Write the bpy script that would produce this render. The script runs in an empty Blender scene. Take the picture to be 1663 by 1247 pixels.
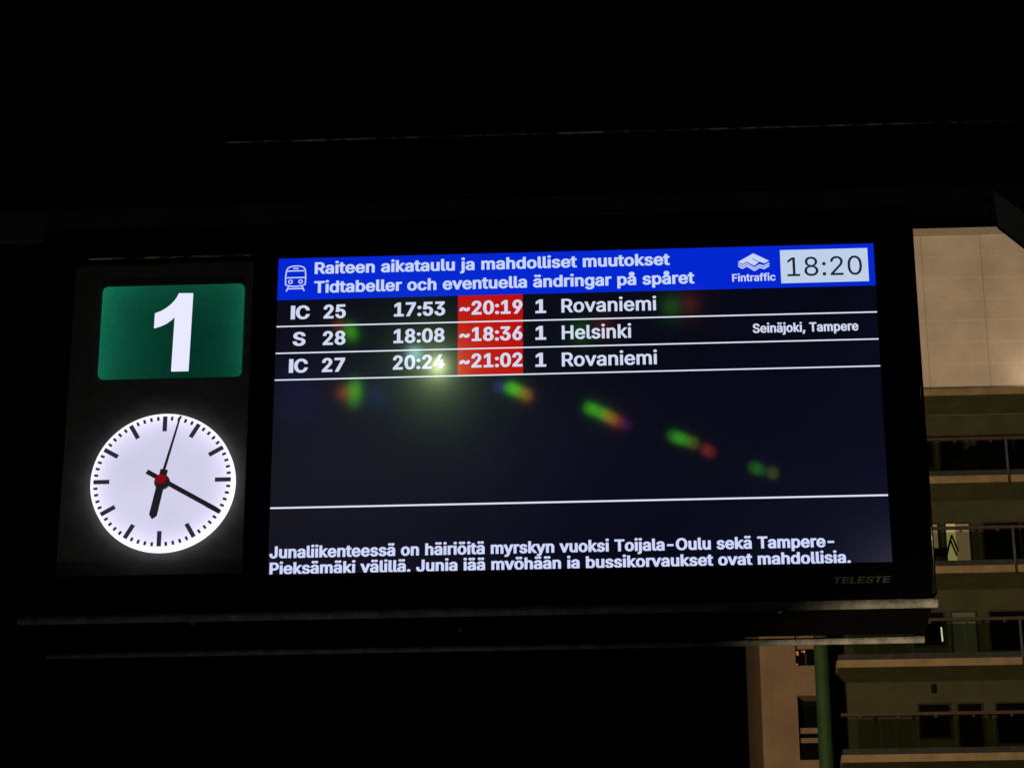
import bpy, bmesh, math, random
from mathutils import Vector, Matrix
from mathutils.geometry import delaunay_2d_cdt
C = bpy.context.scene.collection
S = bpy.context.scene
R = math.radians
Z0 = 3.30                                   # height of the middle of the display above the platform

# ------------------------------------------------------------------ camera
CAM = Vector((0.1199, -4.1432, Z0 - 1.7025))
def make_camera():
    p, r, y = 0.398136, -0.002177, -0.054787
    f = Vector((math.sin(y)*math.cos(p), math.cos(y)*math.cos(p), math.sin(p)))
    right = Vector((math.cos(y), -math.sin(y), 0)); up = right.cross(f)
    r2 = right*math.cos(r) + up*math.sin(r); u2 = -right*math.sin(r) + up*math.cos(r)
    cd = bpy.data.cameras.new('camera'); co = bpy.data.objects.new('camera', cd); C.objects.link(co)
    co.matrix_world = Matrix(((r2.x, u2.x, -f.x, CAM.x), (r2.y, u2.y, -f.y, CAM.y), (r2.z, u2.z, -f.z, CAM.z), (0, 0, 0, 1)))
    cd.sensor_width = 36; cd.lens = 36*4354.1/1663; cd.clip_start = 0.1; cd.clip_end = 2000
    S.camera = co
make_camera()

# ------------------------------------------------------------------ night sky, exposure
world = bpy.data.worlds.new('World'); S.world = world; world.use_nodes = True
wn = world.node_tree.nodes; wl = world.node_tree.links
bg = wn['Background']
sky = wn.new('ShaderNodeTexSky'); sky.sky_type = 'NISHITA'; sky.sun_disc = False
sky.sun_elevation = R(-8); sky.sun_rotation = R(200)
wl.new(sky.outputs[0], bg.inputs[0]); bg.inputs[1].default_value = 0.05
S.view_settings.view_transform = 'Standard'; S.view_settings.look = 'None'
S.view_settings.exposure = 0; S.view_settings.gamma = 1

# ------------------------------------------------------------------ lamps, two of them added to light the display's trim (their housings are built further down)
LAMP_POS = Vector((-1.45, -14.0, Z0 + 6.13))        # platform mast lamp behind the photographer, mirrored in the screen
FLOOD_POS = Vector((-14, 17, 8.5))                  # warm floodlight on a mast in the yard, lights the tower
WARM_POS = Vector((2.9, -1.1, 0.95))                # added warm spot low on the platform, brightens the trim's right end
def lamp(name, kind, loc, energy, col, radius, target=None, cone=None, blend=.3):
    d = bpy.data.lights.new(name, kind); d.energy = energy; d.color = col; d.shadow_soft_size = radius
    if cone: d.spot_size = cone; d.spot_blend = blend
    o = bpy.data.objects.new(name, d); o.location = loc
    if target is not None: o.rotation_euler = (Vector(target) - Vector(loc)).to_track_quat('-Z', 'Y').to_euler()
    C.objects.link(o); return o
MAST_LIGHT = lamp('mast_lamp_light', 'SPOT', LAMP_POS, 110, (1, .97, .86), .045, (0, 0, 2.2), R(60), .5)
FLOOD_LIGHT = lamp('flood_light', 'SPOT', FLOOD_POS, 72000, (1, .75, .50), 1.5, (9, 72, 27), R(42), .6)
TERRACE_POS = Vector((12.5, 71.45, Z0 + 29.85))       # small wall washer on the tower's roof terrace
TERRACE_LIGHT = lamp('terrace_light', 'SPOT', TERRACE_POS, 55, (1, .78, .56), .25, (11.6, 72.6, Z0 + 31.6), R(120), 1)
WARM_LIGHT = lamp('added_warm_light', 'SPOT', WARM_POS, 650, (1, .78, .42), .05, (.545, .1, Z0 - .36), R(5.4), .45)
UP_POS = Vector((-.6, -1.0, -.105))                 # added upward light in the platform, brightens the trim under the display
UP_LIGHT = lamp('added_trim_light', 'SPOT', UP_POS, 32, (1, .98, .92), .05, (-.60, .1, Z0), R(36), 1)

# ------------------------------------------------------------------ materials
def lin(r, g, b):
    f = lambda c: c/12.92/255 if c <= 10.3 else ((c/255 + .055)/1.055)**2.4
    return (f(r), f(g), f(b))
def mat(name, col, rough=.6, metal=0, spec=.3, var=.25, scale=6, bump=0, bscale=60):
    m = bpy.data.materials.new(name); m.use_nodes = True
    nt = m.node_tree; n = nt.nodes; l = nt.links; b = n['Principled BSDF']
    b.inputs['Roughness'].default_value = rough; b.inputs['Metallic'].default_value = metal
    b.inputs['Specular IOR Level'].default_value = spec
    tc = n.new('ShaderNodeTexCoord')
    nz = n.new('ShaderNodeTexNoise'); nz.inputs['Scale'].default_value = scale; nz.inputs['Detail'].default_value = 6
    l.new(tc.outputs['Object'], nz.inputs['Vector'])
    rp = n.new('ShaderNodeValToRGB'); e = rp.color_ramp.elements
    e[0].position = .3; e[1].position = .7
    e[0].color = (*[c*(1 - var) for c in col], 1); e[1].color = (*[min(1, c*(1 + var)) for c in col], 1)
    l.new(nz.outputs[0], rp.inputs[0]); l.new(rp.outputs[0], b.inputs['Base Color'])
    if bump:
        n2 = n.new('ShaderNodeTexNoise'); n2.inputs['Scale'].default_value = bscale; n2.inputs['Detail'].default_value = 4
        l.new(tc.outputs['Object'], n2.inputs['Vector'])
        bp = n.new('ShaderNodeBump'); bp.inputs['Strength'].default_value = bump; bp.inputs['Distance'].default_value = .02
        l.new(n2.outputs[0], bp.inputs['Height']); l.new(bp.outputs[0], b.inputs['Normal'])
    return m
def new_nodes(name):
    m = bpy.data.materials.new(name); m.use_nodes = True
    nt = m.node_tree; nt.nodes.clear()
    return m, nt, nt.nodes.new('ShaderNodeOutputMaterial')
def math_node(nt, op, a, b=None, c=None):
    n = nt.nodes.new('ShaderNodeMath'); n.operation = op
    for i, v in enumerate((a, b, c)):
        if v is None: continue
        if isinstance(v, (int, float)): n.inputs[i].default_value = v
        else: nt.links.new(v, n.inputs[i])
    return n.outputs[0]

# The liquid-crystal panel behind its cover glass splits what it mirrors: beside the plain reflection
# its pixel grid sends back tilted, coloured diffraction orders. Each order is one tinted glossy lobe.
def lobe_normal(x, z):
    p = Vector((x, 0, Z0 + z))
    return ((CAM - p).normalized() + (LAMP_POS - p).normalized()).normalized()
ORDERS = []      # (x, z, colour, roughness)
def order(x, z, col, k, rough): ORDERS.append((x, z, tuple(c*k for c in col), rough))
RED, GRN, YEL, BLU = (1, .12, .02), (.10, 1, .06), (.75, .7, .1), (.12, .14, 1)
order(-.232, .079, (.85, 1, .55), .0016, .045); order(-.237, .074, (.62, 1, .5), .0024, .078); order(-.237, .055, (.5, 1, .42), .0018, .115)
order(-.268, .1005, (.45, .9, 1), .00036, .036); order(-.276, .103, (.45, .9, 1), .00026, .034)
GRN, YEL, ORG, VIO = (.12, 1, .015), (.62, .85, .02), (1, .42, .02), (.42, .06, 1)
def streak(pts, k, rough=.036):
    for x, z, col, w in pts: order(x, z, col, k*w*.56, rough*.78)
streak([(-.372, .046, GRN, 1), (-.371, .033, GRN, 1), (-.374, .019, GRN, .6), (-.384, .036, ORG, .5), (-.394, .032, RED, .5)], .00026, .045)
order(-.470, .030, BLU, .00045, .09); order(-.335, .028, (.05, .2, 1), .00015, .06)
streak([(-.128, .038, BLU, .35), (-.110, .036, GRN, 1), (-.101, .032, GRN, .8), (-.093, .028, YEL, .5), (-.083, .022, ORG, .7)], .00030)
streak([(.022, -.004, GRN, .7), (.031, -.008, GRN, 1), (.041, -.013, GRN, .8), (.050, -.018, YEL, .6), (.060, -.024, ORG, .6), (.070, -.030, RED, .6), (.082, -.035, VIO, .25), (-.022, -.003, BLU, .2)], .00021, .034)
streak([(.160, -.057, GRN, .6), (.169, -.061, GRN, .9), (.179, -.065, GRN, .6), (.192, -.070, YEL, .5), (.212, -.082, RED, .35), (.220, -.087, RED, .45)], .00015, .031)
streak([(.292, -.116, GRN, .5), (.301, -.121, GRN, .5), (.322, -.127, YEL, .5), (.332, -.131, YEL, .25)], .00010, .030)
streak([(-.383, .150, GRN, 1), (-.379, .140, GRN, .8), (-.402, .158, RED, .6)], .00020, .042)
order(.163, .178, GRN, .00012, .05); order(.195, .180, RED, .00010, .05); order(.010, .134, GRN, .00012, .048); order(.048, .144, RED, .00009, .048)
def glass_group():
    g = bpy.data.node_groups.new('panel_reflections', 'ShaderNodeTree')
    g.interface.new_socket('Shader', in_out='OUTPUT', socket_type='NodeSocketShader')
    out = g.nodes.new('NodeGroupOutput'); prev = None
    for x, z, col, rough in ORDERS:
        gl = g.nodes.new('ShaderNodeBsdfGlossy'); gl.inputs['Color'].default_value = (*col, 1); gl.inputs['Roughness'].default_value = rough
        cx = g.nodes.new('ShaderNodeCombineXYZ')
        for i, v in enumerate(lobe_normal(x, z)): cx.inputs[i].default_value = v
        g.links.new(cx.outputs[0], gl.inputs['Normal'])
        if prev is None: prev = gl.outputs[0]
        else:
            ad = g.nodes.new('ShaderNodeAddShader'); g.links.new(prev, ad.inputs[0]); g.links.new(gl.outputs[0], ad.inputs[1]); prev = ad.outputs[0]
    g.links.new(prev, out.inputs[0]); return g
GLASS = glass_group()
def lit(name, rgb, k=1.0, glass=False, fade=None):
    """A surface that gives off light (display pixels, back-lit acrylic). rgb is as it looks on screen."""
    m, nt, out = new_nodes(name)
    em = nt.nodes.new('ShaderNodeEmission'); em.inputs[0].default_value = (*lin(*rgb), 1); em.inputs[1].default_value = k
    if fade: fade(nt, em)
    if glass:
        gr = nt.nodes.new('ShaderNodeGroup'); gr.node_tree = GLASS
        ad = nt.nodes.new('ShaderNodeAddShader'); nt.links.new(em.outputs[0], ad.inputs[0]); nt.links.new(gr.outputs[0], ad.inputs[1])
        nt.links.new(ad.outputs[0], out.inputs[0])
    else: nt.links.new(em.outputs[0], out.inputs[0])
    return m
def xyz(nt):
    tc = nt.nodes.new('ShaderNodeTexCoord'); s = nt.nodes.new('ShaderNodeSeparateXYZ'); nt.links.new(tc.outputs['Object'], s.inputs[0])
    return tc, s
def backlight_bleed(nt, em):
    """LCD black level: the edge backlight leaks in the corners and in soft clouds."""
    tc, s = xyz(nt)
    nz = nt.nodes.new('ShaderNodeTexNoise'); nz.inputs['Scale'].default_value = 3.2; nz.inputs['Detail'].default_value = 3
    nt.links.new(tc.outputs['Object'], nz.inputs['Vector'])
    def corner(x, z, sx, sz, k):
        dx = math_node(nt, 'MULTIPLY', math_node(nt, 'SUBTRACT', s.outputs[0], x), 1/sx)
        dz = math_node(nt, 'MULTIPLY', math_node(nt, 'SUBTRACT', s.outputs[2], z), 1/sz)
        d2 = math_node(nt, 'ADD', math_node(nt, 'MULTIPLY', dx, dx), math_node(nt, 'MULTIPLY', dz, dz))
        return math_node(nt, 'MULTIPLY', math_node(nt, 'POWER', 2.718, math_node(nt, 'MULTIPLY', d2, -1)), k)
    t = corner(.53, -.30, .075, .06, 4.5)
    for a in ((.53, -.28, .25, .2, 1.3), (-.53, -.2, .35, .28, 1.2), (-.2, -.05, .3, .15, .6)): t = math_node(nt, 'ADD', t, corner(*a))
    t = math_node(nt, 'ADD', t, math_node(nt, 'MULTIPLY_ADD', nz.outputs[0], 1.2, .5))
    nt.links.new(t, em.inputs[1])
    mx = nt.nodes.new('ShaderNodeMix'); mx.data_type = 'RGBA'
    mx.inputs[6].default_value = (*lin(7, 8, 21), 1); mx.inputs[7].default_value = (*lin(12, 12, 19), 1)
    nt.links.new(math_node(nt, 'MINIMUM', math_node(nt, 'ADD', corner(-.5, -.1, .45, .3, 1), corner(.53, -.3, .12, .1, .9)), 1), mx.inputs[0])
    nt.links.new(mx.outputs[2], em.inputs[0])
def edge_lit(nt, em):
    """Edge-lit acrylic: LEDs along left, right and upper edge, weaker towards the middle."""
    tc, s = xyz(nt)
    def fall(sock, at, w, k):
        d = math_node(nt, 'MULTIPLY', math_node(nt, 'ABSOLUTE', math_node(nt, 'SUBTRACT', sock, at)), -1/w)
        return math_node(nt, 'MULTIPLY', math_node(nt, 'POWER', 2.718, d), k)
    t = math_node(nt, 'ADD', fall(s.outputs[0], -.1225, .045, .85), fall(s.outputs[0], .1225, .028, .50))
    t = math_node(nt, 'ADD', t, fall(s.outputs[2], .085, .04, .28))
    t = math_node(nt, 'ADD', t, .20)
    for sc_, am in ((260, .35), (14, .45)):
        nz = nt.nodes.new('ShaderNodeTexNoise'); nz.inputs['Scale'].default_value = sc_; nz.inputs['Detail'].default_value = 4
        nt.links.new(tc.outputs['Object'], nz.inputs['Vector'])
        t = math_node(nt, 'MULTIPLY', t, math_node(nt, 'MULTIPLY_ADD', nz.outputs[0], am, 1-am*.5))
    nt.links.new(t, em.inputs[1])
def dial_glow(nt, em):
    """Opal dial: ring of LEDs behind its edge, so the edge is whiter than the middle."""
    tc, s = xyz(nt)
    r = math_node(nt, 'SQRT', math_node(nt, 'ADD', math_node(nt, 'MULTIPLY', s.outputs[0], s.outputs[0]), math_node(nt, 'MULTIPLY', s.outputs[2], s.outputs[2])))
    k = math_node(nt, 'POWER', math_node(nt, 'DIVIDE', r, .1217), 7)
    nz = nt.nodes.new('ShaderNodeTexNoise'); nz.inputs['Scale'].default_value = 9; nz.inputs['Detail'].default_value = 4; nt.links.new(tc.outputs['Object'], nz.inputs['Vector'])
    base = math_node(nt, 'MULTIPLY_ADD', nz.outputs[0], .26, .80)
    nt.links.new(math_node(nt, 'MULTIPLY_ADD', k, .75, base), em.inputs[1])

M = {
    'gloss': mat('gloss_black_edge', (.004, .004, .004), .16, 0, .5, .1),
    'housing': mat('black_powder_coat', (.0025, .0025, .003), .8, 0, .0, .2, 20),
    'bezel': mat('black_bezel', (.002, .002, .003), .8, 0, .0, .1, 20),
    'trim': mat('dull_aluminium_trim', (.125, .125, .13), .7, 0, .2, .45, 40, .3, 120),
    'panel': mat('dark_panel', (.095, .098, .096), .8, 0, .05, .15, 30),
    'badge': mat('grey_badge_print', (.07, .07, .075), .5, 0, .2, .1),
    'steel': mat('painted_steel', (.07, .072, .08), .7, 0, .1, .3, 9, .1, 60),
    'darksteel': mat('dark_painted_steel', (.010, .010, .030), .8, 0, .05, .3, 5),
    'brace': mat('grey_green_paint', (.26, .28, .25), .6, 0, .3, .15, 8),
    'bolt': mat('zinc_bolt', (.5, .48, .45), .35, .8, .5, .2),
    'ink': lit('clock_ink', (44, 42, 54)),
    'hand': lit('clock_hand_black', (30, 28, 36)),
    'ring': mat('grey_spindle_ring', (.35, .35, .37), .4, .3, .4, .1),
    'red_hub': lit('self_lit_red_hub', (132, 8, 16)),  # hub's lit look put into a glowing colour; it holds no lamp
    'dial': lit('opal_dial', (216, 213, 240), 1, False, dial_glow),
    'dial_edge': lit('opal_dial_edge', (250, 248, 255), 1.35),
    'numeral': lit('white_backlit_numeral', (228, 228, 255), 1.05),
    'green': lit('green_edge_lit_acrylic', (18, 98, 74), 1, False, edge_lit),
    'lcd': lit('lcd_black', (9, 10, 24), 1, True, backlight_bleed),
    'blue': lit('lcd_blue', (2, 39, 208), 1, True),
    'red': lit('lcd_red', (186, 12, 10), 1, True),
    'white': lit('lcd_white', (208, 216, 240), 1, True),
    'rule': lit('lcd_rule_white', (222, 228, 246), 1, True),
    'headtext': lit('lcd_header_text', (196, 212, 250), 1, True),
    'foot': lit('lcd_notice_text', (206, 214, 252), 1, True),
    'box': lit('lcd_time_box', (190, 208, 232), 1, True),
    'boxtext': lit('lcd_time_digits', (24, 34, 52), 1, True),
    'ground': mat('gravel_ground', (.10, .095, .085), .9, 0, .2, .4, 3, .5, 20),
    'platform': mat('platform_asphalt', (.06, .06, .062), .85, 0, .25, .3, 4, .4, 50),
    'strip': mat('lit_joint_paint', (.75, .68, .58), .7, 0, .2, .05, 2),  # joint lines paler: light caught on their edges put into the colour
    'cladding': mat('white_cladding', (.68, .59, .48), .75, 0, .2, .15, .8, .05, 30),
    'coping': mat('coping_metal', (.46, .40, .30), .6, 0, .3, .1),
    'slab': mat('slab_edge_paint', (.28, .205, .105), .8, 0, .2, .2, 2.5, .1, 20),
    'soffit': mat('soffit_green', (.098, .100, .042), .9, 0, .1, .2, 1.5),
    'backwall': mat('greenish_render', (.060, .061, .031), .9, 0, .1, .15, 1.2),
    'rail': mat('brown_handrail', (.066, .044, .030), .6, 0, .3, .2, 5),
    'kerb': mat('grey_kerb', (.035, .037, .035), .8, 0, .2, .2, 3),
    'post': mat('blue_grey_post', (.06, .066, .072), .6, 0, .3, .2, 3),
    'beige': mat('beige_render', (.215, .150, .088), .9, 0, .15, .14, 1.0, .1, 12),
    'column': mat('green_column_paint', (.026, .066, .020), .6, 0, .3, .15, 1.5),
    'darkpane': mat('dark_glass', (.004, .004, .004), .12, 0, .5, .1),
    'frame': mat('dark_window_frame', (.03, .028, .022), .6, 0, .2, .2),
    'curtain': mat('pale_curtain', (.12, .13, .095), .9, 0, .1, .1, 6),
    'blackfab': mat('black_cloth', (.006, .006, .007), .9, 0, .1, .2),
    'warm_dim': lit('dim_warm_lit_window', (88, 72, 52), 1.7),
    'warm': lit('warm_lit_window', (140, 130, 82), 1.35),
    'tan': lit('tan_lit_window', (96, 82, 60), 1.6),
    'tube': lit('white_tube_lamp', (214, 218, 200), 1.5),
    'amber': lit('amber_bulb', (200, 105, 48)),
    'mastlamp': lit('mast_lamp_lens', (255, 250, 230), 1.2),
    'smalllens': lit('low_lamp_lens', (255, 225, 180), .5),
    'floodlens': lit('flood_lamp_lens', (255, 220, 170), 6),
}
def tinted_glass():
    m, nt, out = new_nodes('tinted_balustrade_glass')
    tr = nt.nodes.new('ShaderNodeBsdfTransparent'); tr.inputs[0].default_value = (.74, .78, .68, 1)
    gl = nt.nodes.new('ShaderNodeBsdfGlossy'); gl.inputs['Roughness'].default_value = .08; gl.inputs['Color'].default_value = (1, 1, 1, 1)
    mx = nt.nodes.new('ShaderNodeMixShader'); mx.inputs[0].default_value = .05
    nt.links.new(tr.outputs[0], mx.inputs[1]); nt.links.new(gl.outputs[0], mx.inputs[2]); nt.links.new(mx.outputs[0], out.inputs[0])
    return m
M['balglass'] = tinted_glass()
def glint_edge():
    """Old paint on the top lip of the beam: bare bright metal shows in a broken line between dark flakes."""
    m = mat('painted_lip_glints', (.3, .27, .22), .5, .2, .4)
    nt = m.node_tree; b = nt.nodes['Principled BSDF']
    tc = nt.nodes.new('ShaderNodeTexCoord'); mp = nt.nodes.new('ShaderNodeMapping'); mp.inputs['Scale'].default_value = (28, 60, 60)
    nz = nt.nodes.new('ShaderNodeTexNoise'); nz.inputs['Scale'].default_value = 1; nz.inputs['Detail'].default_value = 5; nz.inputs['Roughness'].default_value = .7
    nt.links.new(tc.outputs['Object'], mp.inputs[0]); nt.links.new(mp.outputs[0], nz.inputs['Vector'])
    rp = nt.nodes.new('ShaderNodeValToRGB'); e = rp.color_ramp.elements
    e[0].position = .46; e[1].position = .60; e[0].color = (.01, .01, .012, 1); e[1].color = (.75, .68, .55, 1)
    nt.links.new(nz.outputs[0], rp.inputs[0]); nt.links.new(rp.outputs[0], b.inputs['Base Color'])
    return m
M['lip'] = glint_edge()

# ------------------------------------------------------------------ mesh helpers
def build(name, bm, material, parent=None, loc=(0, 0, 0), smooth=False, bevel=0):
    if bevel:
        bmesh.ops.remove_doubles(bm, verts=bm.verts, dist=1e-6)
        ed = [e for e in bm.edges if len(e.link_faces) == 2 and e.calc_face_angle(0) > .6]
        bmesh.ops.bevel(bm, geom=ed, offset=bevel, segments=2, affect='EDGES', profile=.6, clamp_overlap=True)
    bmesh.ops.recalc_face_normals(bm, faces=bm.faces)
    me = bpy.data.meshes.new(name); bm.to_mesh(me); bm.free()
    me.materials.append(M[material] if isinstance(material, str) else material)
    if smooth:
        for p in me.polygons: p.use_smooth = True
    o = bpy.data.objects.new(name, me); o.location = loc; C.objects.link(o)
    if parent: o.parent = parent
    return o
def thing(name, label, cat, loc, group=None):
    o = bpy.data.objects.new(name, None); o.empty_display_size = .1; C.objects.link(o); o.location = loc
    o['label'] = label; o['category'] = cat
    if group: o['group'] = group
    return o
def dup(o, parent=None, loc=None):
    c = o.copy(); C.objects.link(c)
    if parent: c.parent = parent
    if loc is not None: c.location = loc
    for ch in list(o.children): dup(ch, c)
    return c
def box(bm, x0, x1, y0, y1, z0, z1):
    vs = [bm.verts.new((x, y, z)) for x in (x0, x1) for y in (y0, y1) for z in (z0, z1)]
    for f in ((0, 1, 3, 2), (4, 6, 7, 5), (0, 4, 5, 1), (2, 3, 7, 6), (0, 2, 6, 4), (1, 5, 7, 3)): bm.faces.new([vs[i] for i in f])
    return bm
def B(*a): return box(bmesh.new(), *a)
def prism(bm, pts, y0, y1):
    """Outline in x, z given depth from y0 (front) to y1."""
    f = [bm.verts.new((x, y0, z)) for x, z in pts]; b = [bm.verts.new((x, y1, z)) for x, z in pts]
    bm.faces.new(f); bm.faces.new(b[::-1]); n = len(pts)
    for i in range(n): bm.faces.new((f[i], b[i], b[(i+1) % n], f[(i+1) % n]))
    return bm
def tube(bm, a, b, r0, r1=None, n=16):
    a, b = Vector(a), Vector(b); r1 = r0 if r1 is None else r1
    q = (b - a).to_track_quat('Z', 'Y'); L = (b - a).length
    mtx = Matrix.Translation((a + b)/2) @ q.to_matrix().to_4x4()
    bmesh.ops.create_cone(bm, cap_ends=True, segments=n, radius1=r0, radius2=r1, depth=L, matrix=mtx); return bm
def bar2(bm, a, b, w, y0, y1):
    """Straight stroke of width w from a to b in x, z."""
    dx, dz = b[0]-a[0], b[1]-a[1]; L = math.hypot(dx, dz); nx, nz = -dz/L*w/2, dx/L*w/2
    return prism(bm, [(a[0]+nx, a[1]+nz), (b[0]+nx, b[1]+nz), (b[0]-nx, b[1]-nz), (a[0]-nx, a[1]-nz)], y0, y1)
def stroke(bm, pts, w, y0, y1, closed=False):
    """Mitred stroke along a polyline."""
    n = len(pts); L, Rr = [], []
    for i, p in enumerate(pts):
        a = pts[i-1] if (i or closed) else p; b = pts[(i+1) % n] if (i < n-1 or closed) else p
        def nrm(u, v):
            d = math.hypot(v[0]-u[0], v[1]-u[1]); return (-(v[1]-u[1])/d, (v[0]-u[0])/d) if d else None
        n1, n2 = nrm(a, p), nrm(p, b); n1 = n1 or n2; n2 = n2 or n1
        m = (n1[0]+n2[0], n1[1]+n2[1]); k = m[0]*n1[0]+m[1]*n1[1]; s = w/2*min(2.5, 1/max(k, .2)) if k else w/2
        L.append((p[0]+m[0]*s, p[1]+m[1]*s)); Rr.append((p[0]-m[0]*s, p[1]-m[1]*s))
    for i in range(n if closed else n-1):
        j = (i+1) % n; prism(bm, [L[i], L[j], Rr[j], Rr[i]], y0, y1)
    return bm
def ring_pts(cx, cz, r, n=28): return [(cx+r*math.cos(2*math.pi*i/n), cz+r*math.sin(2*math.pi*i/n)) for i in range(n)]
def rounded(x0, x1, z0, z1, r, n=6):
    out = []
    for cx, cz, a0 in ((x1-r, z1-r, 0), (x0+r, z1-r, 90), (x0+r, z0+r, 180), (x1-r, z0+r, 270)):
        for i in range(n+1): a = R(a0+90*i/n); out.append((cx+r*math.cos(a), cz+r*math.sin(a)))
    return out

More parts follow.
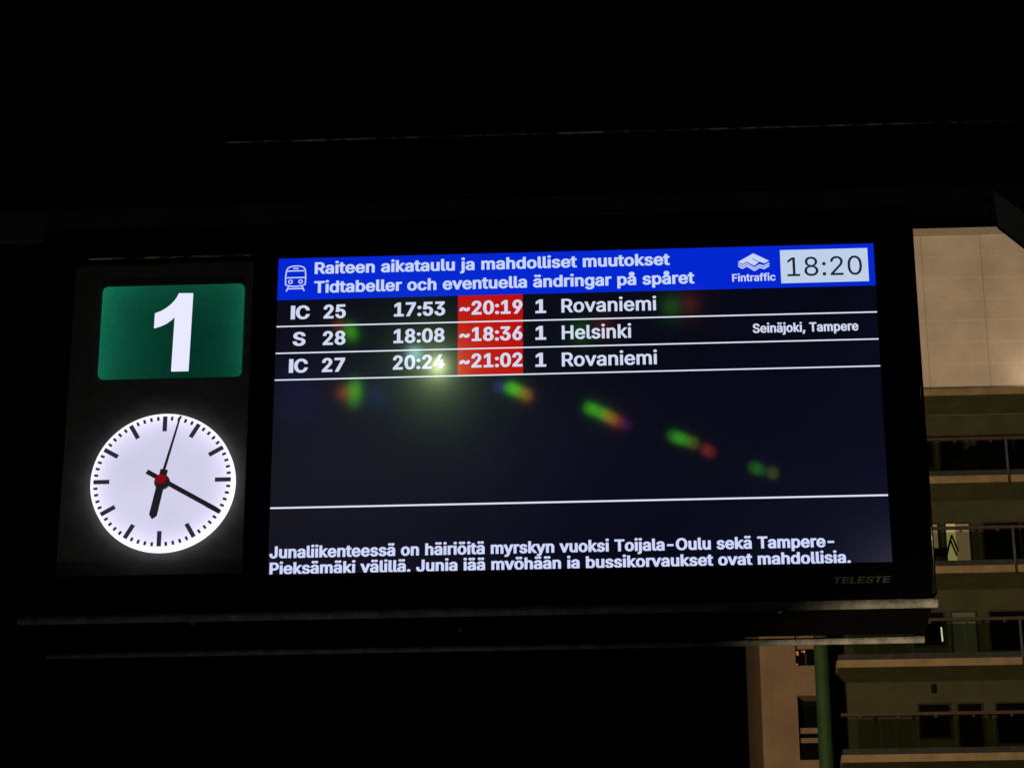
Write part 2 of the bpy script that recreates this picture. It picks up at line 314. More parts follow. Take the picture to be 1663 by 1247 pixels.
# ------------------------------------------------------------------ lettering: outlines drawn as numbers (thousandths of the type size)
GLYPHS = {
    'I': '170|40,0 40,509 130,509 130,0',
    ',': '188|38,-119 68,71 137,71 84,-119',
    '-': '453|337,244 337,188 114,188 114,244',
    '.': '188|95,-4 83,-3 73,1 63,9 55,18 51,29 50,41 51,53 55,64 63,73 73,81 83,85 95,87 107,85 118,81 128,73 135,64 140,53 141,41 140,29 135,18 128,9 118,1 107,-3',
    '0': '453|227,-7 205,-6 184,-2 165,4 147,13 130,24 115,38 101,53 89,71 78,91 69,113 61,138 55,164 51,192 49,222 48,254 49,286 51,316 55,344 61,370 69,395 78,417 89,437 101,455 115,471 130,484 147,496 165,504 184,511 205,514 227,516 249,514 269,511 288,504 306,496 323,484 338,471 352,455 364,437 375,417 384,395 392,370 398,344 402,316 404,286 405,254 404,222 402,192 398,164 392,138 384,113 375,91 364,71 352,53 339,38 323,24 307,13 289,4 269,-2 249,-6|227,50 250,52 271,60 290,74 306,92 320,116 330,144 335,163 339,183 342,205 343,229 344,254 343,279 342,303 339,325 335,346 330,365 320,393 306,416 290,435 271,449 250,457 227,460 203,457 182,449 163,435 147,416 134,393 123,365 118,346 114,325 111,303 110,279 109,254 110,229 111,205 114,183 118,163 123,144 134,116 147,92 163,74 182,60 203,52',
    '1': '453|76,0 76,55 391,55 391,0|276,509 276,0 212,0 212,448 209,448 86,358 86,427 198,509',
    '2': '453|64,0 64,47 234,229 282,282 294,298 303,312 311,327 316,341 319,356 320,371 319,389 315,405 308,419 298,431 287,441 273,449 258,455 241,458 224,460 205,458 188,454 172,447 159,438 148,427 139,413 132,398 128,381 127,362 66,362 68,391 75,418 86,442 102,464 121,482 143,496 168,507 196,513 225,516 254,513 281,507 306,497 328,482 346,465 361,445 372,423 379,398 381,372 380,354 377,336 371,318 363,299 351,280 336,259 267,180 153,60 153,57 389,57 389,0',
    '3': '453|218,-7 188,-5 159,1 133,10 108,22 88,38 70,57 57,79 48,104 44,132 109,132 112,115 118,100 126,87 137,76 150,66 165,59 182,54 200,51 219,50 239,51 258,55 275,61 291,69 304,80 315,93 323,108 328,125 329,145 328,163 323,180 316,196 306,211 292,223 275,234 254,241 229,246 201,248 157,248 157,299 288,448 288,452 70,452 70,509 372,509 372,461 211,278 211,289 247,290 279,286 308,276 333,262 354,244 371,222 383,198 391,173 393,145 390,116 383,90 370,66 354,45 333,27 309,12 281,2 251,-5',
    '4': '453|40,105 40,158 247,509 311,509 109,166 109,163 413,163 413,105|282,0 282,121 282,146 282,318 343,318 343,0',
    '5': '453|221,-7 192,-5 165,1 140,11 118,25 99,41 83,60 71,82 63,105 60,130 122,130 125,115 130,102 138,89 148,78 160,68 173,60 188,54 204,51 221,50 241,51 259,56 276,64 291,75 304,89 314,104 322,122 326,141 328,162 326,183 321,203 314,221 303,237 290,251 275,262 257,270 238,275 218,277 201,276 184,273 167,268 152,262 139,255 128,246 67,253 96,509 366,509 366,452 151,452 134,301 136,301 148,311 162,318 178,325 194,330 212,333 229,334 252,332 274,328 294,321 313,311 330,299 345,285 358,269 370,251 379,231 386,210 390,187 391,163 388,132 381,102 369,76 352,52 332,32 309,15 282,3 253,-4',
    '6': '453|226,-7 196,-4 168,3 142,15 119,31 100,51 84,74 73,101 66,130 64,162 65,187 71,212 80,239 87,256 97,275 108,295 122,317 137,340 252,509 322,509 151,261 145,261 151,270 157,279 165,288 174,295 184,302 196,307 208,311 221,313 235,314 265,312 291,305 316,295 337,280 355,262 370,240 380,215 387,187 389,157 387,127 379,98 368,73 352,50 333,30 310,14 284,3 257,-4|226,48 245,50 263,55 279,63 293,73 304,86 314,101 322,119 326,137 327,157 326,178 322,196 314,213 304,228 293,241 279,251 263,259 245,264 226,265 207,264 190,259 174,252 160,241 148,229 138,214 131,197 126,179 125,158 126,138 131,119 138,102 148,86 160,73 174,63 190,55 207,50',
    '7': '453|97,0 323,448 323,452 62,452 62,509 391,509 391,449 165,0',
    '8': '453|226,-7 193,-5 163,1 136,11 111,25 91,42 74,62 62,84 54,109 52,135 53,156 58,176 65,195 75,212 87,228 101,241 117,252 134,260 153,265 153,267 129,276 109,289 93,308 80,330 73,354 70,380 73,405 79,429 90,450 106,469 124,485 146,498 170,508 197,514 226,516 255,514 282,508 306,498 328,485 346,469 361,450 373,429 379,405 382,380 379,354 372,330 359,308 343,289 323,276 300,267 300,265 319,260 335,252 351,241 365,228 377,212 387,195 395,176 399,156 401,135 398,109 391,84 378,62 362,42 341,25 317,11 289,1 259,-5|226,49 248,50 267,54 285,60 300,69 313,79 323,91 331,106 335,121 337,139 335,157 330,173 322,189 312,202 298,213 283,223 265,230 247,234 226,235 206,234 187,230 169,223 154,213 140,202 130,189 122,173 117,157 115,139 117,121 121,106 129,91 139,79 152,69 167,60 185,54 205,50|226,290 244,291 260,294 274,300 287,308 298,318 307,330 314,344 318,359 319,376 318,392 314,407 308,420 299,432 288,442 275,449 260,455 244,459 226,460 208,459 192,455 177,449 164,442 153,432 145,420 138,407 134,392 133,376 134,359 138,344 145,330 154,318 165,308 178,300 193,294 209,291',
    '9': '453|226,516 256,513 285,506 310,494 333,478 352,458 368,434 380,408 387,378 389,347 387,322 382,296 373,270 365,253 356,234 344,214 331,192 315,168 200,0 130,0 301,248 307,248 302,238 295,229 287,221 278,214 268,207 257,202 245,198 232,195 218,195 188,197 161,203 137,214 116,229 98,247 83,269 72,294 66,321 64,352 66,382 73,411 85,436 101,459 120,479 143,494 168,506 196,513|226,460 207,459 190,454 174,446 160,435 148,423 138,407 131,390 127,372 125,352 127,331 131,313 138,295 148,280 160,268 174,257 190,250 207,245 226,243 245,245 263,249 279,257 293,267 305,280 314,295 322,312 326,330 327,350 326,371 322,390 314,407 305,422 293,435 279,446 263,454 245,459',
    ':': '188|95,-4 83,-3 73,1 63,9 55,18 51,29 50,41 51,53 55,64 63,73 73,81 83,85 95,87 107,85 118,81 128,73 135,64 140,53 141,41 140,29 135,18 128,9 118,1 107,-3|95,271 83,272 73,277 63,284 55,294 51,304 50,316 51,328 55,339 63,349 73,356 83,360 95,362 107,360 118,356 128,349 135,339 140,328 141,316 140,304 135,294 128,284 118,277 107,272',
    'C': '510|267,-7 242,-6 217,-2 194,5 171,13 150,25 131,39 113,55 97,73 82,93 70,115 59,140 51,166 45,193 41,223 40,254 41,285 45,315 51,343 59,369 70,393 82,415 97,436 113,454 131,470 150,484 171,495 194,504 217,510 242,514 267,516 293,514 317,511 340,504 362,496 383,485 402,471 419,456 435,438 448,418 459,397 467,373 473,348 408,348 404,365 397,380 389,395 380,407 369,418 357,428 344,437 330,444 315,449 300,453 284,455 267,456 237,453 209,445 184,432 161,414 141,391 125,364 117,345 111,325 107,303 104,279 103,254 104,229 107,206 111,184 117,163 125,145 141,117 161,94 184,76 210,63 237,56 267,53 284,54 300,56 315,60 330,65 344,72 357,81 369,90 380,102 389,114 397,128 404,144 408,160 473,160 467,135 459,112 448,91 435,71 420,53 402,38 383,24 363,13 341,5 317,-2 293,-6',
    'E': '419|60,0 60,509 372,509 372,452 125,452 125,286 355,286 355,229 125,229 125,57 375,57 375,0',
    'F': '410|60,0 60,509 369,509 369,452 125,452 125,278 346,278 346,221 125,221 125,0',
    'H': '517|60,0 60,509 125,509 125,289 392,289 392,509 457,509 457,0 392,0 392,232 125,232 125,0',
    'J': '396|185,-7 159,-5 135,0 113,7 93,19 75,33 60,50 48,70 40,92 35,118 33,145 33,173 98,173 98,145 100,117 108,93 122,74 139,61 160,53 185,50 209,53 230,61 248,74 261,93 269,117 272,145 272,509 336,509 336,145 335,118 330,92 321,70 309,50 294,33 276,19 256,7 235,0 211,-5',
    'L': '393|60,0 60,509 125,509 125,57 361,57 361,0',
    'O': '533|267,-7 241,-6 217,-2 194,5 171,13 150,25 131,39 113,55 97,73 82,93 70,115 59,140 51,166 45,193 41,223 40,254 41,285 45,315 51,343 59,369 70,393 82,415 97,436 113,454 131,470 150,484 171,495 194,504 217,510 241,514 267,516 293,514 317,510 340,504 363,495 384,484 403,470 421,454 437,436 451,415 464,393 474,369 482,343 488,315 492,285 493,254 492,223 488,193 482,166 474,140 464,115 451,93 437,73 421,55 403,39 384,25 363,13 340,5 317,-2 293,-6|267,53 296,55 324,63 349,76 372,94 392,116 408,144 416,163 422,183 427,205 429,229 430,254 429,279 427,303 422,325 416,346 408,365 392,392 372,415 349,433 324,446 296,453 267,456 237,453 210,445 184,433 161,415 142,392 125,364 117,345 111,325 107,303 104,279 103,254 104,229 107,205 111,183 117,163 125,144 142,117 161,94 184,76 210,63 237,55',
    'P': '445|60,0 60,509 235,509 272,506 305,499 332,487 356,471 375,452 390,430 400,404 407,377 409,348 407,318 400,291 390,265 375,243 356,223 332,207 305,195 272,188 235,186 109,186 109,242 233,242 257,244 279,248 297,256 312,266 324,279 333,294 339,310 343,328 344,348 343,367 339,385 333,402 324,416 312,428 297,439 279,446 257,451 232,452 125,452 125,0',
    'R': '449|60,0 60,509 236,509 273,506 305,500 333,489 356,473 376,455 390,433 401,408 407,381 409,352 407,323 401,296 390,271 376,250 356,232 333,217 305,206 273,200 236,198 96,198 96,255 234,255 258,256 280,260 298,267 313,276 325,287 334,300 340,316 344,333 345,352 344,371 340,389 334,405 325,419 313,430 298,440 279,446 258,451 233,452 125,452 125,0|353,0 230,229 303,229 428,0',
    'S': '447|224,-9 188,-7 156,-1 128,9 102,23 81,40 64,60 51,83 42,109 38,137 104,137 108,118 114,102 123,88 136,76 150,66 166,59 185,53 204,50 224,49 246,50 267,54 286,60 303,69 317,79 329,92 338,106 344,122 346,139 344,154 340,168 332,179 322,189 310,197 296,205 245,222 184,239 160,247 138,256 118,266 101,277 86,289 67,313 56,341 52,372 54,400 62,425 75,448 92,468 113,484 138,498 165,508 195,514 227,516 259,514 289,508 316,498 340,484 360,468 377,449 390,427 398,403 401,378 337,378 332,402 320,421 302,437 280,449 254,456 225,459 204,457 185,454 167,448 152,440 139,430 129,418 121,405 117,391 115,376 117,359 122,345 131,334 142,324 155,315 169,308 212,293 264,279 312,264 328,256 344,248 359,238 372,226 384,213 395,198 402,180 407,161 408,139 406,112 399,87 386,64 370,43 349,25 323,11 306,4 288,-2 268,-6 246,-8',
    'T': '449|32,452 32,509 417,509 417,452 257,452 257,0 193,0 193,452',
    'a': '389|160,-9 137,-7 115,-3 94,5 76,15 60,29 48,45 38,63 32,84 30,108 32,128 36,146 43,161 53,174 64,184 78,193 92,200 108,206 125,211 178,220 234,227 247,229 257,231 265,235 271,240 274,246 276,255 276,257 275,272 272,285 267,297 260,307 251,315 240,322 227,327 212,330 196,331 178,330 163,327 149,322 137,316 127,309 118,301 110,292 104,283 100,274 41,291 51,313 64,331 79,346 95,358 114,368 133,375 153,380 173,383 194,384 239,379 255,375 271,369 286,360 300,350 312,336 322,320 330,301 335,278 337,251 337,0 277,0 277,52 272,52 252,25 242,16 229,8 215,1 199,-4 181,-7|170,45 192,47 211,51 228,59 242,68 254,80 263,93 270,108 274,122 276,138 276,190 259,182 231,176 200,171 175,168 134,159 122,153 112,147 103,139 97,130 93,118 92,105 93,93 96,82 102,72 109,64 119,57 130,52 142,48 156,46',
    'b': '424|229,-8 208,-7 189,-3 172,4 159,12 147,21 138,31 118,59 112,59 112,0 53,0 53,509 114,509 114,319 118,319 137,346 147,355 158,364 171,373 188,379 207,383 229,384 259,382 287,374 313,361 335,342 354,320 370,293 377,274 383,255 387,234 389,212 390,189 389,165 387,143 383,122 377,103 370,84 355,57 336,34 313,16 288,3 260,-6|220,47 242,49 262,55 279,66 294,80 306,97 316,117 323,139 327,163 328,189 327,215 323,239 316,261 307,281 295,298 280,311 262,322 243,328 220,330 198,328 178,322 161,312 147,299 134,282 125,263 118,241 114,216 113,189 114,162 118,138 125,115 135,95 147,78 162,65 179,55 198,49',
    'c': '396|207,-8 174,-5 144,3 117,16 93,35 72,58 56,85 48,103 42,123 38,143 35,165 34,187 35,211 38,233 42,253 48,273 56,291 72,318 93,341 117,360 144,374 174,382 207,384 226,384 243,381 260,377 276,371 291,364 305,356 318,346 330,335 340,322 349,308 356,293 362,277 303,262 290,289 270,311 242,325 207,330 184,328 163,321 145,310 130,296 118,278 108,258 102,236 98,212 96,187 98,163 102,139 108,117 118,97 130,80 145,66 163,55 184,49 207,46 243,52 271,66 292,89 304,117 363,102 357,86 350,70 341,56 331,43 319,32 306,21 292,12 277,5 261,-1 244,-5 226,-7',
    'd': '424|195,-8 165,-6 137,3 111,16 89,34 70,57 55,84 47,103 42,122 37,143 35,165 34,189 35,212 37,234 42,255 47,274 55,293 70,320 89,342 112,361 137,374 165,382 196,384 218,383 237,379 253,373 267,364 278,355 287,346 306,319 311,319 311,509 372,509 372,0 313,0 313,59 307,59 287,31 277,21 266,12 252,4 236,-3 217,-7|205,47 226,49 246,55 263,65 278,78 290,95 299,115 306,138 310,162 312,189 310,216 306,241 300,263 290,282 278,299 263,312 246,322 227,328 205,330 182,328 162,322 145,311 130,298 118,281 108,261 102,239 98,215 96,189 98,163 102,139 109,117 118,97 130,80 145,66 162,55 182,49',
    'e': '404|212,-8 177,-5 145,3 117,16 92,35 72,58 56,85 48,103 42,122 38,143 35,164 34,187 35,210 38,231 42,252 48,271 55,290 71,317 91,340 115,359 142,373 172,382 205,384 226,383 246,380 266,374 285,366 303,355 319,341 334,324 347,305 357,282 365,256 370,227 371,194 371,169 75,169 75,221 338,221 310,202 308,226 304,248 298,269 288,286 277,301 263,314 246,323 227,328 205,330 183,328 164,323 146,313 131,301 119,286 109,270 102,251 97,231 96,211 96,178 98,151 102,127 110,106 121,88 135,73 151,61 169,53 190,48 212,46 227,47 241,49 254,53 265,58 276,65 285,73 294,82 300,93 306,105 365,91 358,72 348,55 335,39 320,26 302,14 283,4 261,-3 237,-7',
    'f': '254|228,379 228,327 6,327 6,379|81,0 81,432 82,452 87,470 96,486 107,499 120,510 135,519 152,525 169,529 187,530 222,527 243,521 227,468 215,472 195,474 178,472 164,468 154,460 147,449 143,435 142,419 142,0',
    'g': '425|207,-151 180,-149 156,-146 134,-140 114,-132 97,-122 82,-110 70,-97 59,-84 51,-69 101,-41 122,-66 131,-74 142,-82 154,-88 169,-93 187,-96 207,-97 236,-95 261,-87 282,-75 298,-58 308,-34 311,-6 311,68 306,68 287,41 277,32 266,23 252,16 236,10 217,6 195,5 165,7 138,14 113,27 90,43 71,65 55,90 48,108 42,126 38,147 35,168 34,191 35,214 37,236 42,256 47,275 55,293 71,320 90,342 112,361 138,374 166,382 196,384 218,383 237,379 253,373 267,365 279,356 288,346 308,319 313,319 313,379 372,379 372,-9 370,-40 363,-67 350,-90 334,-109 314,-124 291,-136 265,-144 237,-149|205,59 227,61 246,66 264,75 278,87 290,103 300,121 307,142 311,166 312,193 311,219 307,242 300,264 291,283 279,299 264,312 247,322 227,328 205,330 182,328 163,322 145,312 130,298 118,282 109,262 102,241 98,218 96,193 98,167 102,144 109,123 118,104 131,88 145,76 163,66 183,61',
    'h': '410|114,227 114,0 53,0 53,509 114,509 114,287 102,287 116,319 132,344 152,362 175,374 200,382 227,384 252,383 275,377 295,369 313,356 328,340 341,321 350,298 355,271 357,240 357,0 296,0 296,235 293,263 286,286 273,304 256,318 235,326 210,329 192,328 176,324 161,317 147,308 136,297 126,283 119,266 115,248',
    'i': '167|53,0 53,379 114,379 114,0|84,443 73,444 63,448 54,455 47,463 43,472 41,483 43,494 47,504 54,512 63,518 73,522 84,524 95,522 105,518 114,512 121,504 125,494 126,483 125,472 121,463 114,455 105,448 95,444',
    'j': '167|53,379 114,379 114,-30 112,-52 108,-72 102,-90 92,-106 80,-119 65,-129 47,-137 27,-141 4,-143 -10,-143 -10,-87 2,-87 18,-85 31,-80 40,-72 47,-61 51,-46 53,-29|83,443 72,444 62,448 53,455 47,463 42,472 41,483 42,494 47,504 53,512 62,518 72,522 83,524 95,522 105,518 114,512 120,504 125,494 126,483 125,472 120,463 114,455 105,448 95,444',
    'k': '381|110,137 110,212 121,212 284,379 360,379 184,199 177,199|53,0 53,509 114,509 114,0|294,0 148,186 191,229 372,0',
    'l': '189|139,-2 112,0 91,8 74,20 62,37 55,59 53,84 53,509 114,509 114,99 114,83 117,71 120,62 126,57 135,53 146,52 160,53 170,54 181,3 162,-1',
    'm': '610|53,0 53,379 112,379 112,295 108,295 114,314 122,331 132,346 144,358 158,368 172,376 187,382 203,385 219,386 245,383 268,375 287,361 303,342 314,320 321,295 312,295 318,312 326,329 337,343 350,356 364,366 381,375 398,381 417,385 437,386 458,385 478,380 497,372 514,361 529,346 541,328 550,307 555,283 557,255 557,0 496,0 496,254 493,279 485,298 473,313 456,323 438,329 419,330 402,329 387,326 374,320 363,312 353,302 345,290 340,277 336,263 335,247 335,0 274,0 274,260 272,280 265,297 253,311 238,322 220,328 199,330 185,329 171,326 158,320 145,312 135,302 126,289 119,274 115,257 114,238 114,0',
    'n': '410|114,227 114,0 53,0 53,379 112,379 112,287 102,287 116,319 132,344 152,362 175,374 200,382 227,384 252,383 275,377 295,369 313,356 328,340 341,321 350,298 355,271 357,240 357,0 296,0 296,235 293,263 286,286 273,304 256,318 235,326 210,329 192,328 176,324 161,317 147,308 136,297 126,283 119,266 115,248',
    'o': '415|207,-8 174,-5 144,3 117,16 93,35 72,58 56,85 48,103 42,123 38,143 35,165 34,187 35,211 38,233 42,253 48,273 56,291 72,318 93,341 117,360 144,374 174,382 207,384 241,382 271,374 299,360 323,341 343,318 359,291 367,273 373,253 378,233 380,211 381,187 380,165 378,143 373,123 367,103 359,85 343,58 323,35 299,16 271,3 241,-5|207,46 231,49 252,55 270,66 285,80 298,97 307,117 314,139 318,163 319,187 318,212 314,236 307,258 298,278 285,296 270,310 252,321 231,328 207,330 184,328 163,321 145,310 130,296 118,278 108,258 102,236 98,212 96,187 98,163 102,139 108,117 118,97 130,80 145,66 163,55 184,49',
    'p': '424|53,-143 53,379 112,379 112,319 118,319 137,346 147,355 158,364 171,373 188,379 207,383 229,384 259,382 287,374 313,361 335,342 354,320 370,293 377,274 383,255 387,234 389,212 390,189 389,165 387,143 383,122 377,103 370,84 355,57 336,34 313,16 288,3 260,-6 229,-8 208,-7 189,-3 173,4 159,12 147,21 138,31 118,59 114,59 114,-143|220,47 242,49 262,55 279,66 294,80 306,97 316,117 323,139 327,163 328,189 327,215 323,239 316,261 307,281 295,298 280,311 262,322 243,328 220,330 198,328 178,322 161,312 147,299 134,282 125,263 118,241 114,216 113,189 114,162 118,138 125,115 135,95 147,78 162,65 179,55 198,49',
    'r': '259|53,0 53,379 112,379 112,321 115,321 124,339 137,354 152,367 171,377 191,383 213,385 229,384 243,384 243,322 230,324 207,326 190,324 174,321 159,315 146,306 135,296 126,284 119,269 115,254 114,237 114,0',
    's': '365|182,-8 157,-7 133,-3 112,3 93,12 76,24 62,38 50,54 41,73 36,94 94,107 101,87 111,72 124,60 141,52 160,47 181,45 206,47 227,53 244,62 258,74 265,88 268,103 266,115 262,126 254,136 243,144 229,150 212,155 149,170 118,180 92,192 72,208 58,227 50,249 47,274 49,295 55,314 65,332 79,347 95,360 115,370 137,378 161,383 187,384 212,383 234,379 254,372 271,363 286,352 299,339 309,324 318,308 324,290 268,277 262,291 254,304 243,316 228,325 210,331 187,333 166,331 147,326 131,317 119,305 111,292 109,277 110,264 115,253 124,243 136,235 152,229 172,223 229,209 261,200 287,187 306,171 320,153 328,131 331,107 329,85 323,65 312,47 298,31 281,18 260,6 236,-2 210,-7',
    't': '227|204,379 204,327 6,327 6,379|65,471 126,471 126,98 127,83 130,70 136,61 144,55 156,51 170,50 185,51 202,54 213,2 192,-3 168,-4 138,-1 113,7 92,21 77,41 68,64 65,93',
    'u': '410|182,-5 158,-3 135,2 115,11 97,23 82,39 69,59 60,82 54,109 53,139 53,379 114,379 114,144 116,117 124,94 137,75 154,61 175,53 200,50 218,51 234,55 249,62 263,71 274,83 283,97 290,113 295,132 296,153 296,379 357,379 357,0 298,0 298,92 307,92 294,60 277,35 257,17 234,5 209,-3',
    'v': '389|163,0 17,379 84,379 165,155 187,87 206,21 184,21 203,87 224,155 305,379 371,379 226,0',
    'y': '389|47,-139 61,-86 71,-87 83,-89 94,-90 104,-89 113,-86 122,-81 130,-74 138,-64 145,-51 151,-36 163,-1 17,379 84,379 165,155 187,87 206,21 184,21 202,87 224,155 305,379 371,379 204,-58 196,-77 187,-93 177,-107 165,-119 153,-128 139,-136 125,-141 109,-144 91,-145 65,-143',
    '~': '453|52,150 53,176 58,199 66,218 76,233 89,246 103,255 119,261 135,265 151,266 168,265 183,262 197,256 212,247 228,235 246,221 275,198 282,195 290,193 299,192 312,194 323,199 332,207 339,219 343,234 344,253 400,253 399,226 394,204 386,185 376,170 364,157 349,148 334,142 318,138 301,137 284,138 269,141 254,148 239,156 224,168 207,182 177,204 170,208 162,210 154,210 141,209 130,204 121,196 114,185 109,169 108,150',
    'ä': '389|160,-9 137,-7 115,-3 94,5 76,15 60,29 48,45 38,63 32,84 30,108 32,128 36,146 43,161 53,174 64,184 78,193 92,200 108,206 125,211 178,220 234,227 247,229 257,231 265,235 271,240 274,246 276,255 276,257 275,272 272,285 267,297 260,307 251,315 240,322 227,327 212,330 196,331 178,330 163,327 149,322 137,316 127,309 118,301 110,292 104,283 100,274 41,291 51,313 64,331 79,346 95,358 114,368 133,375 153,380 173,383 194,384 239,379 255,375 271,369 286,360 300,350 312,336 322,320 330,301 335,278 337,251 337,0 277,0 277,52 272,52 252,25 242,16 229,8 215,1 199,-4 181,-7|170,45 192,47 211,51 228,59 242,68 254,80 263,93 270,108 274,122 276,138 276,190 259,182 231,176 200,171 175,168 134,159 122,153 112,147 103,139 97,130 93,118 92,105 93,93 96,82 102,72 109,64 119,57 130,52 142,48 156,46|261,443 251,444 241,448 233,455 226,463 222,472 221,483 222,494 226,503 233,512 241,518 251,522 261,523 272,522 281,518 290,512 296,503 300,494 301,483 300,472 296,463 290,455 281,448 272,444|117,443 107,444 97,448 89,455 82,463 78,472 77,483 78,494 82,503 89,512 97,518 107,522 117,523 128,522 138,518 146,512 152,503 156,494 158,483 156,472 152,463 146,455 138,448 128,444',
    'å': '389|160,-9 137,-7 115,-3 94,5 76,15 60,29 48,45 38,63 32,84 30,108 32,128 36,146 43,161 53,174 64,184 78,193 92,200 108,206 125,211 178,220 234,227 247,229 257,231 265,235 271,240 274,246 276,255 276,257 275,272 272,285 267,297 260,307 251,315 240,322 227,327 212,330 196,331 178,330 163,327 149,322 137,316 127,309 118,301 110,292 104,283 100,274 41,291 51,313 64,331 79,346 95,358 114,368 133,375 153,380 173,383 194,384 239,379 255,375 271,369 286,360 300,350 312,336 322,320 330,301 335,278 337,251 337,0 277,0 277,52 272,52 252,25 242,16 229,8 215,1 199,-4 181,-7|170,45 192,47 211,51 228,59 242,68 254,80 263,93 270,108 274,122 276,138 276,190 259,182 231,176 200,171 175,168 134,159 122,153 112,147 103,139 97,130 93,118 92,105 93,93 96,82 102,72 109,64 119,57 130,52 142,48 156,46|189,404 173,406 159,409 145,416 132,424 121,435 112,447 105,460 101,474 100,490 101,505 105,519 112,532 121,544 132,554 145,563 159,569 173,573 189,575 205,573 220,569 234,563 246,554 257,544 266,532 273,519 277,505 278,490 277,474 273,460 266,447 257,435 246,424 234,416 220,409 205,406|189,447 200,449 210,453 219,460 226,469 230,479 232,490 230,501 226,511 219,519 210,526 200,531 189,532 178,531 168,526 159,519 153,511 149,501 147,490 149,479 153,469 159,460 168,453 178,449',
    'ö': '415|207,-8 174,-5 144,3 117,16 93,35 72,58 56,85 48,103 42,123 38,143 35,165 34,187 35,211 38,233 42,253 48,273 56,291 72,318 93,341 117,360 144,374 174,382 207,384 241,382 271,374 299,360 323,341 343,318 359,291 367,273 373,253 378,233 380,211 381,187 380,165 378,143 373,123 367,103 359,85 343,58 323,35 299,16 271,3 241,-5|207,46 231,49 252,55 270,66 285,80 298,97 307,117 314,139 318,163 319,187 318,212 314,236 307,258 298,278 285,296 270,310 252,321 231,328 207,330 184,328 163,321 145,310 130,296 118,278 108,258 102,236 98,212 96,187 98,163 102,139 108,117 118,97 130,80 145,66 163,55 184,49|279,443 269,444 259,448 251,455 244,463 240,472 239,483 240,494 244,503 251,512 259,518 269,522 279,523 290,522 299,518 308,512 314,503 318,494 320,483 318,472 314,463 308,455 299,448 290,444|136,443 125,444 115,448 107,455 100,463 96,472 95,483 96,494 100,503 107,512 115,518 125,522 136,523 146,522 156,518 164,512 171,503 175,494 176,483 175,472 171,463 164,455 156,448 146,444',
    ' ': '188',
}

def loops_of(ch):
    parts = GLYPHS[ch].split('|')
    return int(parts[0])/1000, [[tuple(int(v)/1000 for v in p.split(',')) for p in L.split(' ')] for L in parts[1:]]
AX, AY = 1.32, .72          # bold faces thicken upright strokes more than level ones
def fatten(loop, d):
    n = len(loop); out = []
    for i, p in enumerate(loop):
        a, b = loop[i-1], loop[(i+1) % n]
        d1 = Vector((p[0]-a[0], p[1]-a[1])).normalized(); d2 = Vector((b[0]-p[0], b[1]-p[1])).normalized()
        n1, n2 = Vector((-d1.y, d1.x)), Vector((-d2.y, d2.x)); m = n1 + n2
        if m.length < .3: m = n1; s = 1
        else: m.normalize(); s = min(1.8, 1/max(.3, m.dot(n1)))
        out.append((p[0]+m.x*d*s*AX, p[1]+m.y*d*s*AY))
    return out
def winding(x, y, loops):
    w = 0
    for L in loops:
        for i in range(len(L)):
            x0, y0 = L[i-1]; x1, y1 = L[i]
            if y0 <= y < y1:
                if (x1-x0)*(y-y0) - (x-x0)*(y1-y0) > 0: w += 1
            elif y1 <= y < y0:
                if (x1-x0)*(y-y0) - (x-x0)*(y1-y0) < 0: w -= 1
    return w
_cache = {}
def glyph_mesh(ch, weight):
    key = (ch, weight)
    if key not in _cache:
        a, loops = loops_of(ch)
        area = sum(x0*y1-x1*y0 for L in loops for (x0, y0), (x1, y1) in zip(L, L[1:]+L[:1]))
        loops = [fatten(L, weight if area < 0 else -weight) for L in loops]
        if ch in 'ijäöå' and weight > 0: loops = [[(x, y + weight*1.1) for x, y in L] if min(p[1] for p in L) > .39 else L for L in loops]
        vs, es = [], []
        for L in loops:
            k = len(vs); vs += [Vector(p) for p in L]; es += [(k+i, k+(i+1) % len(L)) for i in range(len(L))]
        v, e, f, *_ = delaunay_2d_cdt(vs, es, [], 0, 1e-5)
        tris = [t for t in f if winding(sum(v[i].x for i in t)/3, sum(v[i].y for i in t)/3, loops) != 0]
        _cache[key] = (a, [(p.x, p.y) for p in v], tris)
    return _cache[key]
def lettering(name, text, x0, x1, z, cap, weight, material, parent, y, shear=0, clip=None, words=None):
    """A line of flat letters on the plane y, its ink running exactly from x0 to x1, capitals cap high, baseline at z."""
    pen, items, lo, hi = 0, [], 1e9, -1e9
    for ch in text:
        if ch == ' ': pen += .20 + weight; continue
        a, v, t = glyph_mesh(ch, weight); items.append((pen, v, t))
        us = [p[0] for i in t for p in [v[j] for j in i]]
        lo = min(lo, pen+min(us)); hi = max(hi, pen+max(us)); pen += a + weight*.7
    sx = (x1-x0)/(hi-lo); weight *= AY; sz = cap/(.5087+2*weight); bm = bmesh.new()
    for pen, v, t in items:
        used = {}
        for tri in t:
            for i in tri:
                if i not in used:
                    u, w = v[i]; used[i] = bm.verts.new((x0+(pen+u-lo)*sx+shear*(w+weight)*sz, y, z+(w+weight)*sz))
            try: bm.faces.new([used[i] for i in tri])
            except ValueError: pass
    if clip is not None:
        bmesh.ops.bisect_plane(bm, geom=bm.verts[:]+bm.edges[:]+bm.faces[:], plane_co=(0, 0, clip), plane_no=(0, 0, -1), clear_outer=True)
    for f in bm.faces:
        f.normal_update()
        if f.normal.y > 0: f.normal_flip()
    me = bpy.data.meshes.new(name); bm.to_mesh(me); bm.free(); me.materials.append(M[material])
    o = bpy.data.objects.new(name, me); C.objects.link(o); o.parent = parent; return o
def deeper(x, z, Y):
    """Where a point seen at (x, z) on the screen plane lies when it stands Y in front of or behind that plane (relative to the screen's middle)."""
    k = (Y - CAM.y)/(-CAM.y); return (CAM.x + (x-CAM.x)*k, (CAM.z-Z0) + (z-(CAM.z-Z0))*k)

